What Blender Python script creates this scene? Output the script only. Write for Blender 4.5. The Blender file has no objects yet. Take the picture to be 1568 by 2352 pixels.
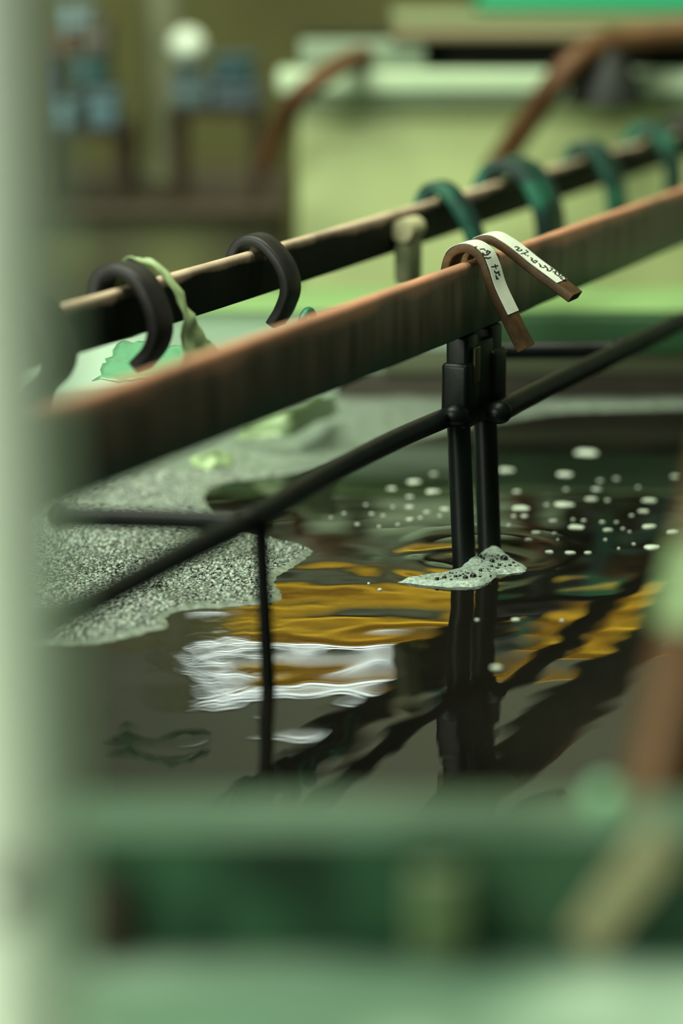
import bpy, bmesh, math, random
import numpy as np
from mathutils import Vector, Matrix, noise
random.seed(7)
scn = bpy.context.scene
C = scn.collection
# ---------------------------------------------------------------- camera
FPX = 5553.0; PITCH = math.radians(13.6); H = 0.49
cs, sn = math.cos(PITCH), math.sin(PITCH)
cam = bpy.data.cameras.new('camera'); camo = bpy.data.objects.new('camera', cam); C.objects.link(camo)
camo.location = (0, 0, H); camo.rotation_euler = (math.pi/2 - PITCH, 0, 0)
cam.sensor_fit = 'VERTICAL'; cam.sensor_height = 36; cam.sensor_width = 24; cam.lens = FPX/2352*36
cam.clip_start = 0.05; cam.clip_end = 60
cam.dof.use_dof = True; cam.dof.focus_distance = 1.875; cam.dof.aperture_fstop = 1.9
scn.camera = camo
# ---------------------------------------------------------------- world, lights, exposure
w = bpy.data.worlds.new('world'); scn.world = w; w.use_nodes = True
w.node_tree.nodes['Background'].inputs[0].default_value = (0.74, 0.95, 0.70, 1)
w.node_tree.nodes['Background'].inputs[1].default_value = 0.10
def area(name, loc, target, sx, sy, power, col):
    l = bpy.data.lights.new(name, 'AREA'); l.shape = 'RECTANGLE'; l.size = sx; l.size_y = sy
    l.energy = power; l.color = col
    o = bpy.data.objects.new(name, l); C.objects.link(o); o.location = loc
    o.rotation_euler = (Vector(target)-Vector(loc)).to_track_quat('-Z', 'Y').to_euler()
    return o
area('left_fill_light', (-2.3, -0.8, 1.2), (-0.1, 2.0, 0.1), 1.6, 1.6, 105, (0.90, 1.0, 0.80))  # added fill, left behind the camera, brightening post, bars and far wall
area('ceiling_lamp_light', (-0.8, 1.5, 2.55), (-0.3, 2.6, 0), 1.8, 0.5, 95, (0.92, 1.0, 0.82))
area('hall_lamp_light', (0.6, 2.4, 2.8), (0.6, 3.4, 0.1), 1.6, 0.6, 75, (0.93, 1.0, 0.72))
area('beam_fill_light', (0.5, 6.3, 3.3), (0.5, 7.75, 1.7), 2.6, 0.4, 250, (1.0, 0.95, 0.75))  # unseen light added to brighten the yellow beam for its reflection
vs = scn.view_settings
vs.view_transform = 'Standard'; vs.look = 'None'; vs.exposure = -0.18; vs.gamma = 1.0; vs.use_curve_mapping = False

# ---------------------------------------------------------------- pixel helpers
def ray(px, py):
    u = 1176.0 - py
    return Vector((px-784.0, FPX*cs + u*sn, -FPX*sn + u*cs))
def at_z(px, py, z=0.0):
    d = ray(px, py); t = (z-H)/d.z
    return Vector((0, 0, H)) + d*t
def at_y(px, py, Y):
    d = ray(px, py); t = Y/d.y
    return Vector((0, 0, H)) + d*t
def at_plane(px, py, p0, n):
    d = ray(px, py); o = Vector((0, 0, H)); t = (p0-o).dot(n)/d.dot(n)
    return o + d*t
E1 = Vector((0.403, 0.915, 0)).normalized()      # direction the busbars run in
E2 = Vector((E1.y, -E1.x, 0))                    # out from the bar towards the near side
Z = Vector((0, 0, 1))

# ---------------------------------------------------------------- materials
def mat(name, col, rough=0.5, metal=0.0, ior=1.45, **kw):
    m = bpy.data.materials.new(name); m.use_nodes = True
    b = m.node_tree.nodes['Principled BSDF']
    b.inputs['Base Color'].default_value = (*col, 1); b.inputs['Roughness'].default_value = rough
    b.inputs['Metallic'].default_value = metal; b.inputs['IOR'].default_value = ior
    for k, v in kw.items(): b.inputs[k.replace('_', ' ')].default_value = v
    return m
def ramp(nt, fac, stops):
    r = nt.nodes.new('ShaderNodeValToRGB'); nt.links.new(fac, r.inputs[0])
    while len(r.color_ramp.elements) < len(stops): r.color_ramp.elements.new(0.5)
    for e, (p, c) in zip(r.color_ramp.elements, stops):
        e.position = p; e.color = (*c, 1)
    return r
def noisy(name, stops, scale=8, stretch=(1, 1, 1), rough=0.5, metal=0.0, bump=0.0, detail=6, coord='Object', **kw):
    m = mat(name, (0.5,)*3, rough, metal, **kw); nt = m.node_tree; b = nt.nodes['Principled BSDF']
    tc = nt.nodes.new('ShaderNodeTexCoord'); mp = nt.nodes.new('ShaderNodeMapping')
    mp.inputs['Scale'].default_value = stretch
    nt.links.new(tc.outputs[coord], mp.inputs[0])
    n = nt.nodes.new('ShaderNodeTexNoise'); n.inputs['Scale'].default_value = scale; n.inputs['Detail'].default_value = detail
    nt.links.new(mp.outputs[0], n.inputs['Vector'])
    r = ramp(nt, n.outputs[0], stops); nt.links.new(r.outputs[0], b.inputs['Base Color'])
    if bump:
        bp = nt.nodes.new('ShaderNodeBump'); bp.inputs['Strength'].default_value = bump; bp.inputs['Distance'].default_value = 0.002
        nt.links.new(n.outputs[0], bp.inputs['Height']); nt.links.new(bp.outputs[0], b.inputs['Normal'])
    return m
M = {}
M['black'] = noisy('black_coating', [(0.3, (0.002, 0.003, 0.003)), (0.75, (0.007, 0.010, 0.008))], 30, rough=0.4, bump=0.25, Specular_IOR_Level=0.3)
M['wall'] = noisy('olive_wall', [(0.3, (0.055, 0.06, 0.018)), (0.7, (0.13, 0.14, 0.045))], 0.9, rough=0.9)
_w = M['wall'].node_tree; _tc = _w.nodes.new('ShaderNodeTexCoord'); _s = _w.nodes.new('ShaderNodeSeparateXYZ'); _w.links.new(_tc.outputs['Object'], _s.inputs[0])
_c = _w.nodes.new('ShaderNodeMath'); _c.operation = 'GREATER_THAN'; _c.inputs[1].default_value = 1.83; _w.links.new(_s.outputs[2], _c.inputs[0])
_x = _w.nodes.new('ShaderNodeMix'); _x.data_type = 'RGBA'; _x.inputs[7].default_value = (0.10, 0.125, 0.095, 1)
_l = _w.nodes['Principled BSDF'].inputs['Base Color'].links[0]; _o = _l.from_socket; _w.links.new(_c.outputs[0], _x.inputs[0]); _w.links.new(_o, _x.inputs[6]); _w.links.new(_x.outputs[2], _w.nodes['Principled BSDF'].inputs['Base Color'])
M['ceiling'] = noisy('grey_ceiling', [(0.38, (0.03, 0.04, 0.03)), (0.62, (0.26, 0.31, 0.24))], 3.5, (1, 2.2, 1), rough=0.9)
M['floor'] = noisy('wet_dark_floor', [(0.3, (0.02, 0.025, 0.015)), (0.7, (0.06, 0.07, 0.04))], 1.5, rough=0.4)
M['yellow'] = noisy('yellow_paint', [(0.3, (0.74, 0.48, 0.008)), (0.7, (0.86, 0.62, 0.015))], 3, rough=0.5)
M['pale_pvc'] = noisy('pale_pvc', [(0.3, (0.42, 0.56, 0.36)), (0.7, (0.6, 0.74, 0.5))], 3, rough=0.35)
M['cream'] = noisy('pale_yellow_green_plastic', [(0.3, (0.38, 0.45, 0.19)), (0.7, (0.5, 0.58, 0.27))], 1.6, rough=0.4)
M['grey_green'] = mat('grey_green_plastic', (0.26, 0.34, 0.23), 0.5)
M['slot'] = mat('dark_slot', (0.006, 0.006, 0.004), 0.9)
M['tan'] = mat('tan_stained_plastic', (0.24, 0.2, 0.11), 0.6)
M['emerald'] = mat('emerald_paint', (0.01, 0.33, 0.15), 0.45)
M['tankgreen'] = noisy('green_tank_plastic', [(0.36, (0.006, 0.024, 0.010)), (0.5, (0.022, 0.078, 0.038)), (0.64, (0.055, 0.13, 0.07))], 17, (1, 1, 0.7), rough=0.45, detail=2)
M['tankrim'] = noisy('pale_green_tank_lip', [(0.35, (0.045, 0.10, 0.06)), (0.65, (0.11, 0.19, 0.12))], 9, rough=0.3, detail=2)
M['tankledge'] = noisy('mint_tank_ledge', [(0.38, (0.14, 0.24, 0.16)), (0.62, (0.52, 0.70, 0.52))], 9, rough=0.3, detail=2)
M['mint'] = noisy('mint_tank_liner', [(0.3, (0.66, 0.88, 0.68)), (0.7, (0.78, 0.95, 0.78))], 5, rough=0.3)
M['farlip'] = mat('leaf_green_tank_lip', (0.24, 0.40, 0.15), 0.5)
M['fargreen'] = mat('deep_green_tank_edge', (0.018, 0.07, 0.022), 0.6)
M['board'] = noisy('dark_brown_board', [(0.3, (0.02, 0.014, 0.01)), (0.7, (0.06, 0.05, 0.03))], 6, rough=0.6)
M['tanband'] = mat('olive_grey_plastic', (0.10, 0.11, 0.06), 0.6)
M['label'] = noisy('white_tape', [(0.3, (0.55, 0.60, 0.50)), (0.7, (0.70, 0.75, 0.64))], 60, rough=0.6)
M['ink'] = mat('black_marker_ink', (0.008, 0.008, 0.014), 0.6)
M['hookcu'] = noisy('tarnished_copper_strap', [(0.3, (0.024, 0.014, 0.006)), (0.52, (0.085, 0.042, 0.013)), (0.72, (0.17, 0.080, 0.02))], 45, rough=0.5, metal=0.25, bump=0.5)
M['darkhook'] = noisy('dark_tarnished_strap', [(0.35, (0.008, 0.008, 0.008)), (0.7, (0.035, 0.03, 0.028))], 25, rough=0.45)
M['teal_hook'] = noisy('green_patina_strap', [(0.3, (0.002, 0.012, 0.010)), (0.56, (0.005, 0.040, 0.030)), (0.74, (0.03, 0.22, 0.13))], 22, rough=0.5)
M['orangecu'] = noisy('orange_copper', [(0.3, (0.09, 0.038, 0.014)), (0.7, (0.20, 0.10, 0.04))], 10, rough=0.5, metal=0.2)
M['rust'] = mat('dark_rust', (0.03, 0.018, 0.008), 0.8)
M['post'] = noisy('pale_post_plastic', [(0.3, (0.74, 0.80, 0.66)), (0.7, (0.84, 0.88, 0.76))], 6, rough=0.4)
def film_mat():
    m = mat('green_plastic_film', (0.20, 0.5, 0.28), 0.25); b = m.node_tree.nodes['Principled BSDF']
    b.inputs['Transmission Weight'].default_value = 0.35; return m
M['film'] = film_mat()
M['palefilm'] = noisy('pale_green_film', [(0.3, (0.30, 0.42, 0.18)), (0.7, (0.5, 0.65, 0.38))], 20, rough=0.3)

def copper_bar(name, top, face1, face2, green, ztop, zbot, scale):
    """flat bar: worn copper top with its bright highlight put into the colour, tarnish on the face, drips, verdigris along the bottom edge"""
    m = mat(name, top, 0.36); nt = m.node_tree; b = nt.nodes['Principled BSDF']; L = nt.links.new; N = nt.nodes.new
    tc = N('ShaderNodeTexCoord'); sp = N('ShaderNodeSeparateXYZ'); L(tc.outputs['Object'], sp.inputs[0])
    mp = N('ShaderNodeMapping'); mp.inputs['Scale'].default_value = (1, 1, 0.12); L(tc.outputs['Object'], mp.inputs[0])
    n = N('ShaderNodeTexNoise'); n.inputs['Scale'].default_value = scale; n.inputs['Detail'].default_value = 5; L(mp.outputs[0], n.inputs['Vector'])
    n2 = N('ShaderNodeTexNoise'); n2.inputs['Scale'].default_value = 14; n2.inputs['Detail'].default_value = 6; L(tc.outputs['Object'], n2.inputs['Vector'])
    face = ramp(nt, n.outputs[0], [(0.36, face1), (0.62, face2)])
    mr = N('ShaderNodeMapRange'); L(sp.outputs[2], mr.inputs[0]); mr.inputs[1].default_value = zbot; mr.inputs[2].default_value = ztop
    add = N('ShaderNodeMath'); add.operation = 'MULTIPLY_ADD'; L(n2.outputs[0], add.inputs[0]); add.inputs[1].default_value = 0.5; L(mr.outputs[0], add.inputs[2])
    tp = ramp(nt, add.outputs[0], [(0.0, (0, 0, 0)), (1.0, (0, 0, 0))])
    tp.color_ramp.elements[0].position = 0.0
    # worn top, highlight put into its colour
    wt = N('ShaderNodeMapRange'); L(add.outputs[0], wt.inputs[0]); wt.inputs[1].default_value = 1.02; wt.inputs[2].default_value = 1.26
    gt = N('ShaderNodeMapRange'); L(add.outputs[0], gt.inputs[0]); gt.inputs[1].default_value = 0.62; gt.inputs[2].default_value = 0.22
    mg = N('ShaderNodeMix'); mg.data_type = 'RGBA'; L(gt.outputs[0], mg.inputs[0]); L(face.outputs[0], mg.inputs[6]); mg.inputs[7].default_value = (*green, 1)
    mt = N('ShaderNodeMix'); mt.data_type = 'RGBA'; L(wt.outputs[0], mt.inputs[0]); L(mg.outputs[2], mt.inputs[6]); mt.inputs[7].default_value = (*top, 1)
    L(mt.outputs[2], b.inputs['Base Color'])
    b.inputs['Metallic'].default_value = 0.15
    bp = N('ShaderNodeBump'); bp.inputs['Strength'].default_value = 0.25; bp.inputs['Distance'].default_value = 0.001; L(n2.outputs[0], bp.inputs['Height']); L(bp.outputs[0], b.inputs['Normal'])
    nt.nodes.remove(tp)
    return m

# ---------------------------------------------------------------- mesh helpers
def link(name, verts, faces, m, parent=None, smooth=True, fm=None, mats=None):
    me = bpy.data.meshes.new(name); me.from_pydata([tuple(v) for v in verts], [], faces); me.update()
    for x in (mats or [m]): me.materials.append(x)
    if fm is not None: me.polygons.foreach_set('material_index', fm)
    if smooth: me.polygons.foreach_set('use_smooth', [True]*len(me.polygons))
    bm = bmesh.new(); bm.from_mesh(me); bmesh.ops.recalc_face_normals(bm, faces=bm.faces); bm.to_mesh(me); bm.free()
    o = bpy.data.objects.new(name, me); C.objects.link(o)
    if parent:
        o.parent = parent; o.matrix_parent_inverse = Matrix.Translation(-world_loc(parent))
    return o
def world_loc(o):
    v = Vector(o.location)
    if o.parent: v = v*0 + (o.matrix_parent_inverse @ v) + world_loc(o.parent)
    return v
def empty(name, loc, label, cat, group=None):
    o = bpy.data.objects.new(name, None); C.objects.link(o); o.location = loc; o.empty_display_size = 0.02
    return tag(o, label, cat, group)
def tag(o, label, cat, group=None, kind=None):
    o['label'] = label; o['category'] = cat
    if group: o['group'] = group
    if kind: o['kind'] = kind
    return o
def catmull(pts, n=8):
    pts = [Vector(p) for p in pts]
    if len(pts) < 3: return pts
    P = [2*pts[0]-pts[1]] + pts + [2*pts[-1]-pts[-2]]; out = []
    for i in range(1, len(P)-2):
        a, b, c, d = P[i-1], P[i], P[i+1], P[i+2]
        for k in range(n):
            t = k/n
            out.append(0.5*((2*b)+(c-a)*t+(2*a-5*b+4*c-d)*t*t+(3*b-a-3*c+d)*t**3))
    out.append(pts[-1]); return out
class MB:
    def __init__(s): s.v = []; s.f = []; s.m = []
    def add(s, v, f, mi=0):
        o = len(s.v); s.v += [Vector(x) for x in v]; s.f += [[i+o for i in q] for q in f]; s.m += [mi]*len(f)
    def tube(s, pts, r, seg=20, mi=0, cap=True):
        pts = [Vector(p) for p in pts]; rs = r if isinstance(r, (list, tuple)) else [r]*len(pts)
        v = []; f = []; t0 = (pts[1]-pts[0]).normalized()
        ref = Z if abs(t0.z) < 0.9 else Vector((1, 0, 0)); nrm = t0.cross(ref).normalized()
        for i, p in enumerate(pts):
            t = (pts[min(i+1, len(pts)-1)]-pts[max(i-1, 0)]).normalized()
            nrm = (nrm - t*nrm.dot(t)).normalized(); bn = t.cross(nrm)
            for k in range(seg):
                a = 2*math.pi*k/seg; v.append(p + (nrm*math.cos(a)+bn*math.sin(a))*rs[i])
        for i in range(len(pts)-1):
            for k in range(seg):
                f.append([i*seg+k, i*seg+(k+1) % seg, (i+1)*seg+(k+1) % seg, (i+1)*seg+k])
        if cap: f.append(list(range(seg))); f.append([(len(pts)-1)*seg+k for k in range(seg)])
        s.add(v, f, mi)
    def box(s, c, ax, ay, az, mi=0, bev=0.0):
        """centre and three half-axis vectors; bevelled on all edges"""
        bm = bmesh.new(); bmesh.ops.create_cube(bm, size=2)
        hx, hy, hz = ax.length, ay.length, az.length
        for q in bm.verts: q.co = Vector((q.co.x*hx, q.co.y*hy, q.co.z*hz))
        if bev: bmesh.ops.bevel(bm, geom=list(bm.edges), offset=bev, segments=3, affect='EDGES', profile=0.5)
        ux, uy, uz = ax.normalized(), ay.normalized(), az.normalized(); c = Vector(c)
        bm.verts.index_update()
        s.add([c+ux*q.co.x+uy*q.co.y+uz*q.co.z for q in bm.verts], [[q.index for q in f.verts] for f in bm.faces], mi); bm.free()
    def abox(s, x0, x1, y0, y1, z0, z1, mi=0, bev=0.0):
        s.box(((x0+x1)/2, (y0+y1)/2, (z0+z1)/2), Vector(((x1-x0)/2, 0, 0)), Vector((0, (y1-y0)/2, 0)), Vector((0, 0, (z1-z0)/2)), mi, bev)
    def strap(s, pts, side, half, th, mi=0, bev=0.0012, closed_ends=True):
        """flat strap: rounded rectangular section swept along pts; side = width direction"""
        pts = [Vector(p) for p in pts]; side = side.normalized()
        sec = []
        b = min(bev, th*0.49)
        for (sx, sy) in ((1, 1), (-1, 1), (-1, -1), (1, -1)):
            cx, cy = sx*(half-b), sy*(th/2-b); a0 = {(1, 1): 0, (-1, 1): 90, (-1, -1): 180, (1, -1): 270}[(sx, sy)]
            for k in range(4):
                a = math.radians(a0+30*k); sec.append((cx+b*math.cos(a), cy+b*math.sin(a)))
        v = []; f = []; n = len(sec)
        for i, p in enumerate(pts):
            t = (pts[min(i+1, len(pts)-1)]-pts[max(i-1, 0)]).normalized(); nn = side.cross(t).normalized()
            if nn.dot(s.outward) < 0 and False: nn = -nn
            for (x, y) in sec: v.append(p + side*x + nn*y)
        for i in range(len(pts)-1):
            for k in range(n): f.append([i*n+k, i*n+(k+1) % n, (i+1)*n+(k+1) % n, (i+1)*n+k])
        f.append(list(range(n))); f.append([(len(pts)-1)*n+k for k in range(n)])
        s.add(v, f, mi)
    outward = Z
    def sphere(s, c, r, sc=(1, 1, 1), mi=0, sub=3, jit=0, zmin=None):
        bm = bmesh.new(); bmesh.ops.create_icosphere(bm, subdivisions=sub, radius=r)
        for q in bm.verts:
            k = 1 + jit*noise.noise(q.co/r*1.5+Vector(c)*37)
            q.co = Vector((q.co.x*sc[0]*k, q.co.y*sc[1]*k, q.co.z*sc[2]*k))
        bm.verts.index_update()
        s.add([Vector(c)+q.co for q in bm.verts], [[q.index for q in f.verts] for f in bm.faces], mi); bm.free()
    def build(s, name, m, parent=None, smooth=True):
        mats = m if isinstance(m, list) else [m]
        o = link(name, s.v, s.f, None, parent, smooth, s.m, mats)
        if smooth:
            bm = bmesh.new(); bm.from_mesh(o.data)
            for e in bm.edges:
                if len(e.link_faces) == 2 and e.calc_face_angle(0) > math.radians(50): e.smooth = False
            bm.to_mesh(o.data); bm.free()
        return o
def structure(o): o['kind'] = 'structure'; return o

# ================================================================= SETTING
mb = MB(); mb.abox(-4, 4, -1.5, 8.3, -1.05, -0.95); structure(mb.build('floor', M['floor'], smooth=False))
# back wall with an opening for the high louvred window
WX0, WX1, WZ0, WZ1, WY = -0.50, 0.22, 1.85, 2.10, 7.9
mb = MB()
mb.abox(-4, WX0, WY, WY+.2, -0.95, 3.6); mb.abox(WX1, 4, WY, WY+.2, -0.95, 3.6)
mb.abox(WX0, WX1, WY, WY+.2, -0.95, WZ0); mb.abox(WX0, WX1, WY, WY+.2, WZ1, 3.6)
structure(mb.build('wall_back', M['wall'], smooth=False))
mb = MB(); mb.abox(-4, 4, 0.4, 8.3, 3.6, 3.7); structure(mb.build('ceiling', M['ceiling'], smooth=False))
mb = MB()
f = 0.02
for (a, b_, c_, d_) in ((WX0, WX0+f, WZ0, WZ1), (WX1-f, WX1, WZ0, WZ1), (WX0, WX1, WZ0, WZ0+f), (WX0, WX1, WZ1-f, WZ1), (WX0, WX1, 1.888, 1.904), (WX0, WX1, 1.948, 1.974), (WX0, WX1, 2.022, 2.046)):
    mb.abox(a, b_, WY+.02, WY+.06, c_, d_)
win = structure(mb.build('window_1', mat('window_frame_paint', (0.05, 0.06, 0.05), 0.5), smooth=False))
em = bpy.data.materials.new('daylit_pane'); em.use_nodes = True
bb = em.node_tree.nodes['Principled BSDF']; bb.inputs['Emission Color'].default_value = (0.85, 1.0, 0.9, 1); bb.inputs['Emission Strength'].default_value = 9
mb = MB(); mb.abox(WX0, WX1, WY+.08, WY+.1, WZ0, WZ1); mb.build('pane', em, win, smooth=False)
# yellow beam of the hoist gantry along the back wall
mb = MB(); mb.abox(-0.35, 3.2, 7.55, 7.60, 1.60, 1.79, bev=.004); mb.abox(-0.35, 3.2, 7.46, 7.69, 1.79, 1.805, bev=.004); mb.abox(-0.35, 3.2, 7.46, 7.69, 1.585, 1.60, bev=.004)
for x in (-0.2, 1.4, 3.0): mb.abox(x-.02, x+.02, 7.6, 7.9, 1.63, 1.74)
tag(mb.build('gantry_beam', M['yellow'], smooth=False), 'long yellow steel beam on the back wall, mirrored as yellow streaks in the liquid', 'beam')

mb = MB(); mb.abox(-0.45, 2.6, 7.6, 7.895, 1.44, 1.56, bev=.01)  # pale strip added to give the grey-green band in the liquid's reflection
tag(mb.build('pale_strip', mat('pale_strip_paint', (0.70, 0.80, 0.62), .6), smooth=False), 'added unseen duct on the back wall below the yellow beam, mirrored in the ripples', 'strip')
# ---------------------------------------------------------------- the tank
ZR, ZL = 0.15, 0.10           # near lip, near ledge / far lip
YN0, YN1 = 0.882, 0.918       # near wall
YF = 2.56                     # far wall inner face
XL, XR = -0.75, 1.05
tank = empty('plating_tank', (0.15, 1.7, -0.95), 'green plastic plating tank of dark liquid with a pale lip and ledge in front', 'tank')
mb = MB(); mb.abox(XL, XR, YN0, YN1, -0.93, ZR-.0035); mb.build('near_wall', M['tankgreen'], tank)
mb = MB(); mb.abox(XL-.02, XR+.02, YN0-.004, YN1+.004, ZR-.0033, ZR, bev=.0015); mb.build('near_lip', M['tankrim'], tank)
mb = MB(); mb.abox(XL-.02, XR+.02, 0.46, YN0, ZL-.03, ZL, bev=.006); mb.build('near_ledge', M['tankledge'], tank)
mb = MB(); xl3 = at_y(310, 700, YF).x; mb.abox(XL, XR, YF, YF+.02, -0.93, .062); mb.abox(xl3, XR, YF+.0005, YF+.02, .0, ZL-.0052); mb.build('far_wall', M['mint'], tank)
mb = MB(); mb.abox(xl3, XR+.02, YF-.04, YF+.12, ZL-.005, ZL, bev=.002); mb.build('far_lip', M['farlip'], tank)
for xa in (XL-.03, XR):
    mb = MB(); mb.abox(xa, xa+.03, YN1+.005, YF, -0.93, ZL-.025); mb.build('side_wall', M['tankgreen'], tank)
mb = MB(); mb.abox(XL, XR, YN0, YF+.02, -0.95, -0.93); mb.build('tank_base', M['tankgreen'], tank)
# dark brown boards added over the right part of the far wall to darken it
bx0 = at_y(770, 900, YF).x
mb = MB(); mb.abox(bx0, XR-.01, YF-.022, YF-.002, -0.2, 0.028, bev=.003); mb.build('dark_board', M['board'], tank)
mb = MB(); mb.abox(bx0+.05, XR-.01, YF-.028, YF-.002, 0.0285, 0.052, bev=.003); mb.build('olive_strip', M['tanband'], tank)
mb = MB(); mb.abox(bx0+.13, XR-.01, YF-.050, YF-.002, 0.0525, ZL-.006, bev=.004); mb.build('green_edge_strip', M['fargreen'], tank)

# ---------------------------------------------------------------- liquid
rng = np.random.RandomState(3)
pole_a, pole_b = at_z(1066, 1300), at_z(1124, 1264)
def waves(X, Y):
    h = np.zeros_like(X)
    for i in range(46):
        lam = rng2.uniform(0.028, 0.17); k = 2*np.pi/lam; a = rng2.uniform(0, 2*np.pi)
        # slopes stronger across the view than along it
        slope = 0.0021*rng2.uniform(0.4, 1.0)*(0.35+0.65*abs(np.sin(a)))
        h += slope/k*np.sin(k*(X*np.cos(a)+Y*np.sin(a))+rng2.uniform(0, 6.28))
    # drips and draughts make the middle livelier than the still far water
    fine = np.zeros_like(X)
    for i in range(30):
        lam = rng2.uniform(0.007, 0.022); k = 2*np.pi/lam; a = rng2.uniform(0, 2*np.pi)
        fine += 0.0016*rng2.uniform(.4, 1)/k*np.sin(k*(X*np.cos(a)+Y*np.sin(a))+rng2.uniform(0, 6.28))
    h += fine*(1.0*np.exp(-((X+0.10)**2/0.0030+(Y-1.60)**2/0.010))+0.25*np.exp(-((X+0.0)**2/0.012+(Y-1.80)**2/0.010)))
    env = 0.45+0.95*np.exp(-((X-0.0)**2/0.10+(Y-1.62)**2/0.10))+0.8*np.exp(-((X+0.08)**2/0.02+(Y-1.38)**2/0.015))
    h = h*env
    for (p, r0, wd, A, lam, ph) in ((pole_a, 0.056, 0.020, 0.00011, 0.040, 0.3), (pole_b, 0.066, 0.016, 0.00013, 0.042, 1.8)):
        r = np.sqrt((X-p.x)**2+(Y-p.y)**2)
        h += A*np.cos(2*np.pi*r/lam+ph)*np.exp(-((r-r0)/wd)**2)
    return h
nx, ny = 560, 640
xs = np.concatenate([np.linspace(XL, -0.30, 60, endpoint=False), np.linspace(-0.30, 0.42, nx-120, endpoint=False), np.linspace(0.42, XR, 60)])
ys = np.concatenate([np.linspace(YN1, 1.20, 60, endpoint=False), np.linspace(1.20, 2.10, ny-120, endpoint=False), np.linspace(2.10, YF, 60)])
X, Y = np.meshgrid(xs, ys); rng2 = np.random.RandomState(11); ZZ = waves(X, Y)
vv = np.stack([X.ravel(), Y.ravel(), ZZ.ravel()], 1)
idx = np.arange(nx*ny).reshape(ny, nx)
ff = np.stack([idx[:-1, :-1].ravel(), idx[:-1, 1:].ravel(), idx[1:, 1:].ravel(), idx[1:, :-1].ravel()], 1)
lm = noisy('dark_plating_liquid', [(0.3, (0.004, 0.004, 0.003)), (0.7, (0.011, 0.010, 0.007))], 4, rough=0.012, ior=1.38)
lo = link('plating_liquid', vv.tolist(), ff.tolist(), lm)
tag(lo, 'dark still plating liquid with ripples filling the green tank', 'liquid', kind='stuff')

# ---------------------------------------------------------------- foam
def sdist(px, py, poly):
    """signed distance (positive inside) of arrays to polygon"""
    n = len(poly); d = np.full(px.shape, 1e9); ins = np.zeros(px.shape, bool)
    for i in range(n):
        ax, ay = poly[i]; bx, by = poly[(i+1) % n]
        ex, ey = bx-ax, by-ay; L2 = ex*ex+ey*ey+1e-18
        tt = np.clip(((px-ax)*ex+(py-ay)*ey)/L2, 0, 1)
        d = np.minimum(d, (px-ax-tt*ex)**2+(py-ay-tt*ey)**2)
        c = ((ay > py) != (by > py)) & (px < (bx-ax)*(py-ay)/(by-ay+1e-18)+ax)
        ins ^= c
    d = np.sqrt(d); return np.where(ins, d, -d)
def smooth_poly(pix, n=5):
    pts = [at_z(x, y) for x, y in pix]; pts = catmull(pts+[pts[0]], n)[:-1]
    return [(p.x, p.y) for p in pts]
def smooth(x): x = np.clip(x, 0, 1); return x*x*(3-2*x)
def foam_sheet(poly, step, hfun, xlim, ylim):
    gx = np.arange(xlim[0], xlim[1], step); gy = np.arange(ylim[0], ylim[1], step)
    GX, GY = np.meshgrid(gx, gy); D = sdist(GX, GY, poly)
    D = D + 0.0015*np.sin(GX*310+np.sin(GY*130)*2)*np.cos(GY*270)
    Hh = hfun(GX, GY, D)
    keep = D > -3.2*step
    idm = -np.ones(D.shape, int); ok = keep
    q = ok[:-1, :-1] & ok[:-1, 1:] & ok[1:, 1:] & ok[1:, :-1]
    used = np.zeros(D.shape, bool); used[:-1, :-1] |= q; used[:-1, 1:] |= q; used[1:, 1:] |= q; used[1:, :-1] |= q
    idm[used] = np.arange(used.sum())
    V = np.stack([GX[used], GY[used], Hh[used]], 1)
    F = np.stack([idm[:-1, :-1][q], idm[:-1, 1:][q], idm[1:, 1:][q], idm[1:, :-1][q]], 1)
    return V.tolist(), F.tolist()
foam_m = noisy('grey_froth', [(0.34, (0.13, 0.165, 0.13)), (0.52, (0.20, 0.245, 0.195)), (0.72, (0.30, 0.35, 0.29))], 130, rough=0.35, bump=0.5, detail=3)
foam_in = noisy('coarse_grey_froth', [(0.42, (0.022, 0.030, 0.024)), (0.53, (0.11, 0.14, 0.11)), (0.64, (0.60, 0.68, 0.58))], 420, rough=0.25, bump=0.8, detail=2)  # light and dark speckle puts the sparkle of the bubbles into the colour
bub_m = noisy('iridescent_bubble', [(0.40, (0.008, 0.012, 0.010)), (0.60, (0.42, 0.50, 0.42))], 300, rough=0.05, detail=1, ior=1.9)
_b = bub_m.node_tree.nodes['Principled BSDF']; _b.inputs['Thin Film Thickness'].default_value = 520; _b.inputs['Thin Film IOR'].default_value = 1.5
_n = bub_m.node_tree.nodes.new('ShaderNodeTexNoise'); _n.inputs['Scale'].default_value = 260; _n.inputs['Detail'].default_value = 0
_mm = bub_m.node_tree.nodes.new('ShaderNodeMath'); _mm.operation = 'MULTIPLY'; _mm.inputs[1].default_value = 600
bub_m.node_tree.links.new(_n.outputs[0], _mm.inputs[0]); bub_m.node_tree.links.new(_mm.outputs[0], _b.inputs['Thin Film Thickness'])
outline = [(-160, 1500), (60, 1488), (135, 1482), (210, 1480), (290, 1467), (350, 1450), (390, 1441), (382, 1420), (420, 1403), (500, 1397), (580, 1390), (640, 1380), (648, 1362), (634, 1332), (662, 1310),
           (700, 1286), (722, 1267), (690, 1251), (640, 1240), (590, 1228), (530, 1208), (492, 1180), (474, 1150), (480, 1127), (512, 1110), (600, 1098), (700, 1084), (780, 1062), (850, 1040),
           (950, 1012), (1060, 984), (1160, 966), (1290, 946), (1420, 941), (1568, 938), (1720, 938), (1720, 913), (1568, 912), (1470, 903), (1350, 893), (1240, 912), (1150, 922), (1060, 921), (1000, 905), (940, 903), (820, 903), (300, 903), (-160, 903)]
fp = smooth_poly(outline)
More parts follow.
